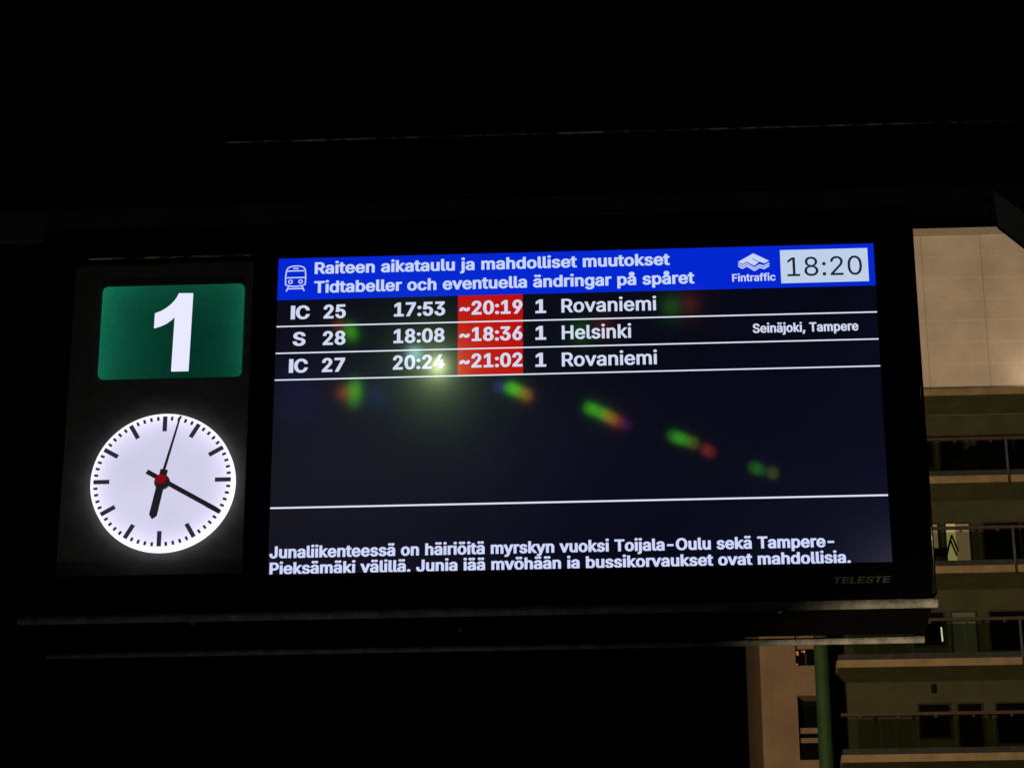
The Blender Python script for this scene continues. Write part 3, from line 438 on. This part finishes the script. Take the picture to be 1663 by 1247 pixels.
# ------------------------------------------------------------------ ground and platform
def structure(name, bm, material):
    o = build(name, bm, material); o['kind'] = 'structure'; return o
structure('ground', B(-400, 400, -300, 500, -1.0, -.85), 'ground')
pb = B(-30, 30, -20, 6, -.84, -.12)
structure('platform', pb, 'platform')

# ------------------------------------------------------------------ the information display
HB = -.361
disp = thing('information_display', 'wide black hanging display with a lit timetable screen under a blue header', 'display', (0, 0, Z0+HB))
q = -HB                                                            # children are placed relative to the housing's lower edge
XL, XR, ZT, DEP = -.918, .5765, .352, .205
h = bmesh.new()
box(h, XL, XR, .012, DEP, .016, ZT+q)
build('housing', h, 'housing', disp, bevel=.006)
f = bmesh.new()                                                     # front bezel: four strips round the screen and the side bay
sx0, sx1, sz0, sz1 = -.5092, .5092, -.2863, .2863
bx0, bx1, bz0, bz1 = -.862, -.5515, -.283, .287
box(f, XL, bx0, -.003, .010, .020, ZT+q); box(f, sx1, XR, -.003, .010, .020, ZT+q)
box(f, bx1, sx0, -.003, .010, .020, ZT+q)
box(f, bx0, bx1, -.003, .010, bz1+q, ZT+q); box(f, sx0, sx1, -.003, .010, sz1+q, ZT+q)
box(f, bx0, bx1, -.003, .010, .020, bz0+q); box(f, sx0, sx1, -.003, .010, .020, sz0+q)
build('bezel', f, 'bezel', disp)
def lipbar(y, xa, xb, r):
    bm = bmesh.new(); tube(bm, (xa, y, r), (xb, y, r), r, n=20); return bm
build('edge_trim', lipbar(.0088, XL-.002, XR+.002, .0075), 'trim', disp, smooth=True)
build('edge_trim', lipbar(DEP-.006, XL+.004, XR-.003, .006), 'trim', disp, smooth=True)
for x, y in ((-.640, .055), (.326, .055), (.18, .19), (-.2, .12)):
    bm = bmesh.new(); tube(bm, (x, y, .016), (x, y, .011), .0045, n=8); build('screw', bm, 'bolt', disp)
bm = bmesh.new(); tube(bm, (XR-.0035, .0015, .020), (XR-.0035, .0015, ZT+q), .005, n=24); build('corner_edge', bm, 'gloss', disp, smooth=True)
bay = build('side_panel', B(bx0, bx1, .006, .011, bz0+q, bz1+q), 'panel', disp)
ld = bmesh.new(); x0, z0 = deeper(-.846, .2958, -.006); x1, z1 = deeper(-.5538, .2945, -.006)
box(ld, x0, x1, -.006, -.0032, z0-.0008+q, z0+.0008+q); build('panel_ledge', ld, 'lip', disp)  # ledge's patchy glint is painted in with the lip colour

scr = build('screen', B(sx0, sx1, 0, .009, sz0, sz1), 'lcd', disp, (0, 0, q))
def pixels(name, bm, m, loc=(0, 0, 0)): return build(name, bm, m, scr, loc)
Y1, Y2, Y3 = -.0004, -.0008, -.0012
pixels('header_band', B(sx0, sx1, Y1, -.0001, .2078, sz1), 'blue')
pixels('delay_column', B(-.1991, -.0887, Y1, -.0001, .0604, .2076), 'red')
for z, w in ((.1583, .0022), (.1087, .0022), (.0596, .0022), (-.1702, .0029)):
    pixels('rule_line', B(-.5085, .5085, -.0010, -.0005, z-w/2, z+w/2), 'rule')
pixels('time_box', B(.3503, .4984, Y2, Y1-.0001, .2158, .2778), 'box')
LT = [   # text, left, right, baseline, capital height, weight, material
 ('Raiteen aikataulu ja mahdolliset muutokset', -.4461, .1628, .2553, .0222, .025, 'headtext'),
 ('Tidtabeller och eventuella ändringar på spåret', -.4462, .2037, .2195, .0222, .025, 'headtext'),
 ('Fintraffic', .2676, .3412, .2210, .0142, .021, 'headtext'), ('18:20', .3615, .4878, .2284, .0352, .001, 'boxtext'),
 ('IC', -.4850, -.4522, .1712, .0254, .027, 'white'), ('25', -.4287, -.3907, .1712, .0257, .027, 'white'), ('17:53', -.3082, -.2208, .1716, .0261, .027, 'white'),
 ('~20:19', -.1966, -.0892, .1716, .0257, .027, 'white'), ('1', -.0672, -.0490, .1713, .0256, .027, 'white'), ('Rovaniemi', -.0230, .1378, .1714, .0254, .017, 'white'),
 ('S', -.4803, -.4583, .1219, .0253, .027, 'white'), ('28', -.4288, -.3900, .1219, .0257, .027, 'white'), ('18:08', -.3083, -.2214, .1221, .0261, .027, 'white'),
 ('~18:36', -.1967, -.0894, .1225, .0257, .027, 'white'), ('1', -.0674, -.0493, .1220, .0256, .027, 'white'), ('Helsinki', -.0228, .0945, .1218, .0254, .017, 'white'),
 ('Seinäjoki, Tampere', .2989, .4759, .1250, .0170, .024, 'white'),
 ('IC', -.4851, -.4527, .0722, .0253, .027, 'white'), ('27', -.4290, -.3899, .0722, .0257, .027, 'white'), ('20:24', -.3086, -.2211, .0734, .0261, .027, 'white'),
 ('~21:02', -.1964, -.0896, .0738, .0257, .027, 'white'), ('1', -.0677, -.0496, .0725, .0256, .027, 'white'), ('Rovaniemi', -.0232, .1369, .0721, .0254, .017, 'white'),
 ('Junaliikenteessä on häiriöitä myrskyn vuoksi Toijala-Oulu sekä Tampere-', -.5071, .4169, -.2580, .0207, .027, 'foot'),
 ('Pieksämäki välillä. Junia jää myöhään ja bussikorvaukset ovat mahdollisia.', -.5062, .4424, -.2860, .0206, .027, 'foot')]
for t, a, b, z, cap, w, m in LT:
    lettering('timetable_lettering' if z < .2 and z > -.2 else ('notice_lettering' if z < 0 else 'header_lettering'), t, a, b, z, cap, w, m, scr, -.0009 if m == 'boxtext' else Y3+.0002, clip=sz0 if z < -.28 else None)
# train pictogram
tb = bmesh.new(); W = .0021
stroke(tb, [(-.4956, .2366), (-.4960, .2500), (-.4952, .2590), (-.4941, .2650), (-.4918, .2683), (-.4879, .2704), (-.4830, .2714), (-.4785, .2716), (-.4735, .2714), (-.4688, .2705), (-.4650, .2685), (-.4628, .2652), (-.4618, .2590), (-.4612, .2490), (-.4618, .2366), (-.4660, .2346), (-.4720, .2334), (-.4787, .2330), (-.4855, .2335), (-.4915, .2348)], W, Y2, Y1-.0001, True)
for a, b in (((-.4932, .2621), (-.4642, .2621)), ((-.4940, .2494), (-.4622, .2494)), ((-.4831, .2667), (-.4741, .2667)), ((-.4898, .2340), (-.4941, .2238)), ((-.4676, .2340), (-.4630, .2238)), ((-.4913, .2286), (-.4662, .2286))):
    bar2(tb, a, b, W, Y3, Y2-.0001)
for cx in (-.4873, -.4698): stroke(tb, ring_pts(cx, .2418, .0031), .0018, Y3, Y2-.0001, True)
pixels('train_pictogram', tb, 'headtext')
# layered sheets emblem
lg = bmesh.new()
prism(lg, [(.2785, .2578), (.3050, .2733), (.3314, .2584), (.3228, .2540), (.3150, .2576), (.3060, .2500), (.2930, .2580), (.2858, .2534)], Y2, Y1-.0001)
for dz in (0, -.0043):
    stroke(lg, [(.2788, .2546+dz), (.2856, .2500+dz), (.2929, .2545+dz), (.3058, .2455+dz), (.3151, .2513+dz), (.3222, .2486+dz), (.3313, .2541+dz)], .0023, Y2, Y1-.0001)
pixels('emblem', lg, 'headtext')
nb = bmesh.new(); stroke(nb, [(.3027, .2628), (.3090, .2594), (.3150, .2556)], .0010, Y3, Y2-.0001); pixels('emblem_fold', nb, 'blue')
lettering('maker_badge', 'TELESTE', .4100, .5020, -.3213+q, .0110, .022, 'badge', disp, -.0034, shear=.35)

# ------------------------------------------------------------------ track number sign
gx, gz = deeper(-.6890, .1557, .001)
sign = thing('track_number_sign', 'green backlit panel with a white numeral 1 above the round clock', 'sign', (gx, 0, Z0+gz-.086))
build('acrylic_panel', prism(bmesh.new(), rounded(-.1226, .1226, -.0858, .0858, .0095), .001, .0055), 'green', sign, (0, 0, .086))
one = [(-.6795, .2261), (-.6553, .2256), (-.6570, .0818), (-.6862, .0818), (-.6848, .1838), (-.6900, .1778), (-.6985, .1712), (-.7080, .1664), (-.7195, .1628), (-.7192, .1893), (-.7085, .1937), (-.7000, .1990), (-.6930, .2050), (-.6865, .2125), (-.6825, .2190)]
yo = -.003
pts = []
for x, z in one:
    X, Z = deeper(x, z, yo); pts.append((X-gx, Z-gz+.086))
bm = bmesh.new(); prism(bm, pts, yo, .0008)
build('numeral', bm, 'numeral', sign)

# ------------------------------------------------------------------ station clock
YC = -.012
cx, cz = deeper(-.6918, -.1174, YC); RC = .1200
clock = thing('station_clock', 'round white lit clock with black hands and marks below the green sign', 'clock', (cx, 0, Z0+cz-RC))
bm = bmesh.new(); tube(bm, (0, .0058, 0), (0, YC+.001, 0), RC+.0006, RC+.0004, 96)
bm.faces.ensure_lookup_table()
build('dial_edge', bm, 'dial_edge', clock, (0, 0, RC))
bm = bmesh.new(); tube(bm, (0, YC+.0008, 0), (0, YC, 0), RC, RC-.0004, 96)
dial = build('dial', bm, 'dial', clock, (0, 0, RC))
mm = bmesh.new()
for i in range(60):
    a = R(6*i); s, c = math.sin(a), math.cos(a)
    if i % 5 == 0:
        hm = bmesh.new(); bar2(hm, (.0885*s, .0885*c), (.1152*s, .1152*c), .0074, YC-.0008, YC-.0002); build('hour_mark', hm, 'ink', dial)
    else: bar2(mm, (.1083*s, .1083*c), (.1152*s, .1152*c), .0042, YC-.0008, YC-.0002)
build('minute_marks', mm, 'ink', dial)
def hand(name, deg, pts, y, m):
    s, c = math.sin(R(deg)), math.cos(R(deg)); bm = bmesh.new()
    prism(bm, [(x*c + z*s, -x*s + z*c) for x, z in pts], y-.0012, y); return build(name, bm, m, clock, (0, 0, RC))
bm = bmesh.new(); tube(bm, (0, YC-.0003, 0), (0, YC-.003, 0), .0132, n=32); build('spindle_ring', bm, 'ring', clock, (.0005, 0, RC-.003))
hand('hour_hand', 190.6, [(-.0062, -.019), (.0062, -.019), (.0066, .063), (0, .0700), (-.0066, .063)], YC-.0035, 'hand')
hand('minute_hand', 120.4, [(-.0040, -.029), (.0040, -.029), (.0040, .106), (.0033, .1145), (-.0033, .1145), (-.0040, .106)], YC-.0060, 'hand')
hand('second_hand', 13.6, [(-.0026, -.020), (.0026, -.020), (.0015, .110), (.0032, .1145), (-.0006, .1160), (-.0013, .110)], YC-.0085, 'hand')
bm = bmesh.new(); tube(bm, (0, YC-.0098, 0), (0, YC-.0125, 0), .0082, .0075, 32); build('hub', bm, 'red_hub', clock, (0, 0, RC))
# ------------------------------------------------------------------ steel gantry that carries the display
gan = thing('support_gantry', 'dark steel beam on posts with a grey diagonal brace, the display hangs under it', 'gantry', (0, .1, 0))
def G(name, bm, m, **k): return build(name, bm, m, gan, (0, -.1, 0), **k)
G('beam', B(-3.2, 1.95, .064, .20, Z0+.4185, Z0+.5405), 'darksteel')
G('lower_flange', B(-3.2, 1.95, .052, .063, Z0+.360, Z0+.418), 'steel')
G('lip', B(-.62, 1.95, .052, .21, Z0+.541, Z0+.5445), 'lip')  # lip length follows the painted glint line
for sgn, px_ in ((1, 1.78), (-1, -3.0)):
    bm = bmesh.new(); t = math.tan(R(42.5))
    if sgn > 0: pts = [(.724, .408), (.7285, .337), (px_, .337-(px_-.7285)*.965), (px_, .408-(px_-.724)*.90)]
    else: pts = [(-1.95, .345), (-1.88, .345), (px_, .345-(-1.88-px_)*.93), (px_, .345-(-1.95-px_)*.93)]
    prism(bm, [(x, z+Z0) for x, z in pts], .048 if sgn > 0 else .07, .059 if sgn > 0 else .15)
    G('brace', bm, 'brace', bevel=.002)
    bm = bmesh.new(); tube(bm, (px_+sgn*.06, .12, -.118), (px_+sgn*.06, .12, Z0+.358), .058, n=24); G('post', bm, 'steel')
gp = bmesh.new(); prism(gp, [(.700, Z0+.395), (.722, Z0+.402), (.7245, Z0+.345), (.705, Z0+.348)], .050, .0595); G('gusset', gp, 'steel')
for x, z in ((.711, .386), (.714, .357)):
    bm = bmesh.new(); tube(bm, (x, .0495, Z0+z), (x, .042, Z0+z), .005, n=6); G('bolt', bm, 'darksteel')
for x in (-.7, .38): build('hanger_plate', B(x-.04, x+.04, .08, .17, q+.3525, q+.4183), 'steel', disp)

# ------------------------------------------------------------------ the tower behind
YF, YB, PER = 71.0, 72.6, 2.813
TOP = Z0 + 29.36                                                    # middle of the uppermost slab edge
bld = thing('apartment_tower', 'tall apartment tower with open balconies under a blank lit wall, behind the display', 'building', (9, 76, -.85))
def T(name, bm, m, parent=None, **k):
    if parent: return build(name, bm, m, parent, **k)
    return build(name, bm, m, bld, (-9, -76, .85), **k)
BX0, BX1 = 5.45, 17.2
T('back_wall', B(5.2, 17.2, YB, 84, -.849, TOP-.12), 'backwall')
# blank upper storey: sheet cladding with open vertical joints and small drip laps
up = bmesh.new(); PW = 1.85; zb, zt = TOP+.115, Z0+35.33
xj = [8.815 + PW*k for k in range(-2, 6)]
xs = [5.2] + [x for x in xj if 5.2 < x < 17.2] + [17.2]
rows = 8; hz = (zt-zb)/rows
for a, b in zip(xs, xs[1:]):
    for r_ in range(rows):
        z0, z1 = zb+hz*r_, zb+hz*(r_+1)
        box(up, a+.005, b-.005, YB-.030, YB+.05, z0+.001, z1-.001)
uw = T('upper_wall', up, 'cladding')
cs = bmesh.new()
for a, b in zip(xs, xs[1:]):
    for r_ in range(1, rows): box(cs, a+.05, b-.03, YB-.036, YB-.0305, zb+hz*r_-.013, zb+hz*r_+.013)
T('lit_joint_strip', cs, 'strip', uw)
T('upper_core', B(5.21, 17.19, YB+.0, 84, TOP-.10, zt), 'coping')
T('coping', B(5.1, 17.3, YB-.10, 84.1, zt+.005, Z0+35.56), 'coping')
# balconies
def slab(zc):
    return B(BX0, BX1, YF+.05, YB-.002, zc-.105, zc+.105), B(BX0-.02, BX1, YF, YF+.048, zc-.11, zc+.115)
NB = 8
slab0 = None
for k in range(NB):
    zc = TOP - PER*k
    if k == 0:
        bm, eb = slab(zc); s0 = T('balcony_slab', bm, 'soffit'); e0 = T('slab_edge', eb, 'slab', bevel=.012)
        sd = T('slab_side', B(BX0-.045, BX0-.003, YF+.049, YB-.002, zc-.11, zc+.11), 'slab')
    else:
        for o in (s0, e0, sd): c = dup(o, bld, o.location + Vector((0, 0, -PER*k)))
    if k == 0: continue
    rz = zc + 1.30
    if k == 1:
        rb = bmesh.new(); box(rb, BX0, BX1, YF+.02, YF+.09, rz-.045, rz+.045)
        for i in range(11): x = BX0+.55+1.08*i; box(rb, x-.035, x+.035, YF+.03, YF+.08, rz-.12, rz-.046)
        h0 = T('handrail', rb, 'rail')
        k0 = T('kerb', B(BX0, BX1, YF+.06, YF+.12, zc+.116, zc+.30), 'kerb')
        gb = bmesh.new()
        for i in range(11): x = BX0+.02+1.08*i; box(gb, x+.01, x+1.07, YF+.05, YF+.058, zc+.305, rz-.125)
        g0 = T('balustrade_glass', gb, 'balglass')
        pb = bmesh.new(); box(pb, 10.72, 10.79, YF-.03, YF+.018, zc+.12, rz-.046); p0 = T('post', pb, 'post')
        jb = bmesh.new(); box(jb, 10.735, 10.80, YF-.035, YF-.002, zc-.16, zc+.118); j0 = T('drain_pipe', jb, 'frame')
        zc1 = zc
    else:
        for o in (h0, k0, g0, p0, j0): dup(o, bld, o.location + Vector((0, 0, zc-zc1)))
    # openings in the back wall of this balcony
    head = zc + 2.813 - .80 if k < 3 else zc + 2.813 - .77
    def opening(name, x0, x1, z0, z1, pane, mull=()):
        fb = bmesh.new(); w = .05
        box(fb, x0, x0+w, YB-.05, YB-.003, z0, z1); box(fb, x1-w, x1, YB-.05, YB-.003, z0, z1)
        box(fb, x0+w, x1-w, YB-.05, YB-.003, z1-w, z1); box(fb, x0+w, x1-w, YB-.05, YB-.003, z0, z0+w)
        for x in mull: box(fb, x-.03, x+.03, YB-.05, YB-.003, z0+w, z1-w)
        fr = T(name, fb, 'frame'); T('pane', B(x0+w, x1-w, YB-.025, YB-.005, z0+w, z1-w), pane, fr)
        return fr
    opening('window', 7.80, 8.78, zc+.95, head, 'tan' if k == 2 else 'darkpane')
    d = opening('balcony_door', 8.94, 9.72, zc+.13, head, {1: 'darkpane', 2: 'warm_dim', 3: 'curtain'}.get(k, 'darkpane'))
    if k == 2: T('curtain', B(8.99, 9.26, YB-.06, YB-.051, zc+.18, head-.05), 'warm', d)
    opening('window', 10.05, 12.4, zc+.75, head, 'darkpane', (11.2,))
    if k == 4: T('wall_lamp', B(8.24, 8.36, YB-.14, YB-.003, Z0+20.45, Z0+20.70), 'blackfab', bevel=.02)
    if k == 3:
        bm = bmesh.new(); tube(bm, (8.66, YB-.08, Z0+22.02), (8.645, YB-.08, Z0+22.45), .022, n=10); T('tube_lamp', bm, 'tube')
# green corner column and plastered wing at the left
bm = bmesh.new(); tube(bm, (4.97, 71.02, -.849), (4.97, 71.02, TOP-.12), .21, n=40); T('corner_column', bm, 'column', smooth=False)
for p in bld.children[-1].data.polygons: p.use_smooth = abs(p.normal.z) < .5
YW = 71.3; wtop = TOP-.13; wx0, wx1 = 3.20, 5.10; ox0 = 4.24
T('wing_core', B(wx0+.05, 5.19, YW+.60, 84, -.849, wtop), 'beige')
T('corner_pilaster', B(wx0, wx0+.29, YW-.012, YW+.60, -.849, wtop), 'beige')
wb = bmesh.new(); box(wb, wx0+.292, ox0, YW, YW+.598, -.849, wtop)
openings = []
zt_ = Z0+20.08 + 2.81*3
while zt_ > Z0+2: openings.append((zt_-1.91, zt_)); zt_ -= 2.81
prev = wtop
for z0, z1 in openings:
    box(wb, ox0+.001, 5.19, YW, YW+.598, z1, prev); prev = z0
box(wb, ox0+.001, 5.19, YW, YW+.598, -.849, prev)
T('wing_wall', wb, 'beige')
for i, (z0, z1) in enumerate(openings):
    fb = bmesh.new()
    for za, zb_ in ((z1-1.08, z1-.92), (z1-1.36, z1-1.22)): box(fb, ox0+.002, 5.18, YW+.16, YW+.24, za, zb_)
    fr = T('loggia_railing', fb, 'beige')
    pn = bmesh.new(); box(pn, ox0+.002, 5.18, YW+.17, YW+.18, z0+.05, z1-1.37); T('railing_panel', pn, 'darkpane', fr)
    T('loggia_back', B(ox0+.002, 5.18, YW+.57, YW+.597, z0+.002, z1-.002), 'darkpane', fr)
    if i == 2:
        mb = bmesh.new(); box(mb, 4.52, 4.56, YW+.10, YW+.158, z0+.02, z0+.40); T('mullion', mb, 'kerb', fr)
for x, z, r_ in ((4.30, 21.42, .035), (4.31, 21.36, .03), (4.50, 21.44, .035), (4.44, 21.45, .02), (4.28, 21.06, .025)):
    bm = bmesh.new(); bmesh.ops.create_uvsphere(bm, u_segments=12, v_segments=8, radius=r_, matrix=Matrix.Translation((x, YW+.12, Z0+z)))
    tube(bm, (x, YW+.12, Z0+z), (x, YW+.16, Z0+z+.02), .008, n=6)
    T('bulb', bm, 'amber')

# things left on the balconies
def lumpy(bm, cx, cy, cz, rx, ry, rz, seed):
    rnd = random.Random(seed); v = bmesh.ops.create_icosphere(bm, subdivisions=3, radius=1)['verts']
    ph = [rnd.uniform(0, 6) for _ in range(6)]
    for p in v:
        k = 1+.10*math.sin(4*p.co.x+ph[0])+.09*math.sin(5*p.co.y+ph[1])+.07*math.sin(6*p.co.z+ph[2])+.05*math.sin(9*p.co.x+7*p.co.z+ph[3])
        p.co = Vector((cx+p.co.x*rx*k, cy+p.co.y*ry*k, max(cz-rz*.75, cz+p.co.z*rz*k)))
zf = TOP-PER+.115
heap = thing('covered_furniture', 'black covered heap of furniture on the highest railed balcony', 'furniture', (10.0, YF+.8, zf))
bm = bmesh.new(); lumpy(bm, -.35, 0, .50, .50, .38, .56, 2); lumpy(bm, .15, 0, .58, .70, .4, .64, 5); lumpy(bm, .60, .05, .62, .35, .35, .68, 8)
build('cover', bm, 'blackfab', heap)
zf = TOP-2*PER+.115
ch = thing('folding_chair', 'black folding chair silhouetted before the lit balcony door', 'chair', (8.85, YF+.7, zf))
build('seat', B(-.62, -.02, -.22, .22, .60, .66), 'blackfab', ch, bevel=.015)
build('seat_cushion', B(-.60, -.04, -.2, .2, .661, .74), 'blackfab', ch, bevel=.03)
for s_ in (-.2, .2):
    bm = bmesh.new(); tube(bm, (-.15, s_, .0), (.17, s_, 1.13), .028); build('leg', bm, 'blackfab', ch)
    bm = bmesh.new(); tube(bm, (.33, s_, .62), (.17, s_, 1.12), .028); build('back_support', bm, 'blackfab', ch)
    bm = bmesh.new(); tube(bm, (-.55, s_, .0), (-.3, s_, .6), .028); build('leg', bm, 'blackfab', ch)

# ------------------------------------------------------------------ lamps outside the picture
def mast(name, label, base, head, aim, lens):
    t_ = thing(name, label, 'lamp', base); b = Vector(base); hd = Vector(head) - b
    dirn = (Vector(aim)-Vector(head)).normalized()
    bm = bmesh.new(); back = hd - dirn*.25; tube(bm, (0, 0, 0), (back.x, back.y, back.z), .09, .05); build('pole', bm, 'steel', t_)
    rot = dirn.to_track_quat('-Z', 'Y').to_matrix().to_4x4()
    bm = bmesh.new(); box(bm, -.24, .24, -.16, .16, .10, .20); bmesh.ops.transform(bm, matrix=Matrix.Translation(hd-dirn*.06) @ rot, verts=bm.verts); build('lamp_housing', bm, 'steel', t_, bevel=.02)
    bm = bmesh.new(); box(bm, -.2, .2, -.13, .13, .085, .098); bmesh.ops.transform(bm, matrix=Matrix.Translation(hd-dirn*.06) @ rot, verts=bm.verts); build('lamp_lens', bm, lens, t_)
    return t_
mast('platform_lamp', 'tall grey platform lamp mast standing behind the photographer', (LAMP_POS.x, LAMP_POS.y-.3, -.119), LAMP_POS, (0, 0, 2.2), 'mastlamp')
mast('floodlight_mast', 'warm floodlight on a mast in the yard before the tower', (FLOOD_POS.x, FLOOD_POS.y-.3, -.849), FLOOD_POS, (9, 72, 27), 'floodlens')
mast('added_warm_lamp', 'added low warm lamp on the platform beside the gantry post', (WARM_POS.x, WARM_POS.y-.1, -.119), WARM_POS, (.62, .1, Z0-.36), 'smalllens')
ul = thing('added_uplight', 'added round uplight in the platform floor in front of the display', 'light', (UP_POS.x, UP_POS.y, -.119))
bm = bmesh.new(); tube(bm, (0, 0, .0005), (0, 0, .006), .13, .125, 32); build('rim', bm, 'steel', ul)
bm = bmesh.new(); tube(bm, (0, 0, .0065), (0, 0, .009), .10, .098, 32); build('lens', bm, 'floodlens', ul)
tl = thing('terrace_lamp', 'small wall washer lamp on the roof terrace below the pale upper wall', 'lamp', (TERRACE_POS.x, TERRACE_POS.y-.1, TOP+.12))
build('bracket', B(-.05, .05, -.05, .05, .001, .20), 'frame', tl)
bm = bmesh.new(); box(bm, -.3, .3, -.16, .10, .205, .33); build('lamp_housing', bm, 'frame', tl, bevel=.02)
build('lamp_lens', B(-.26, .26, -.10, .08, .332, .340), 'floodlens', tl)
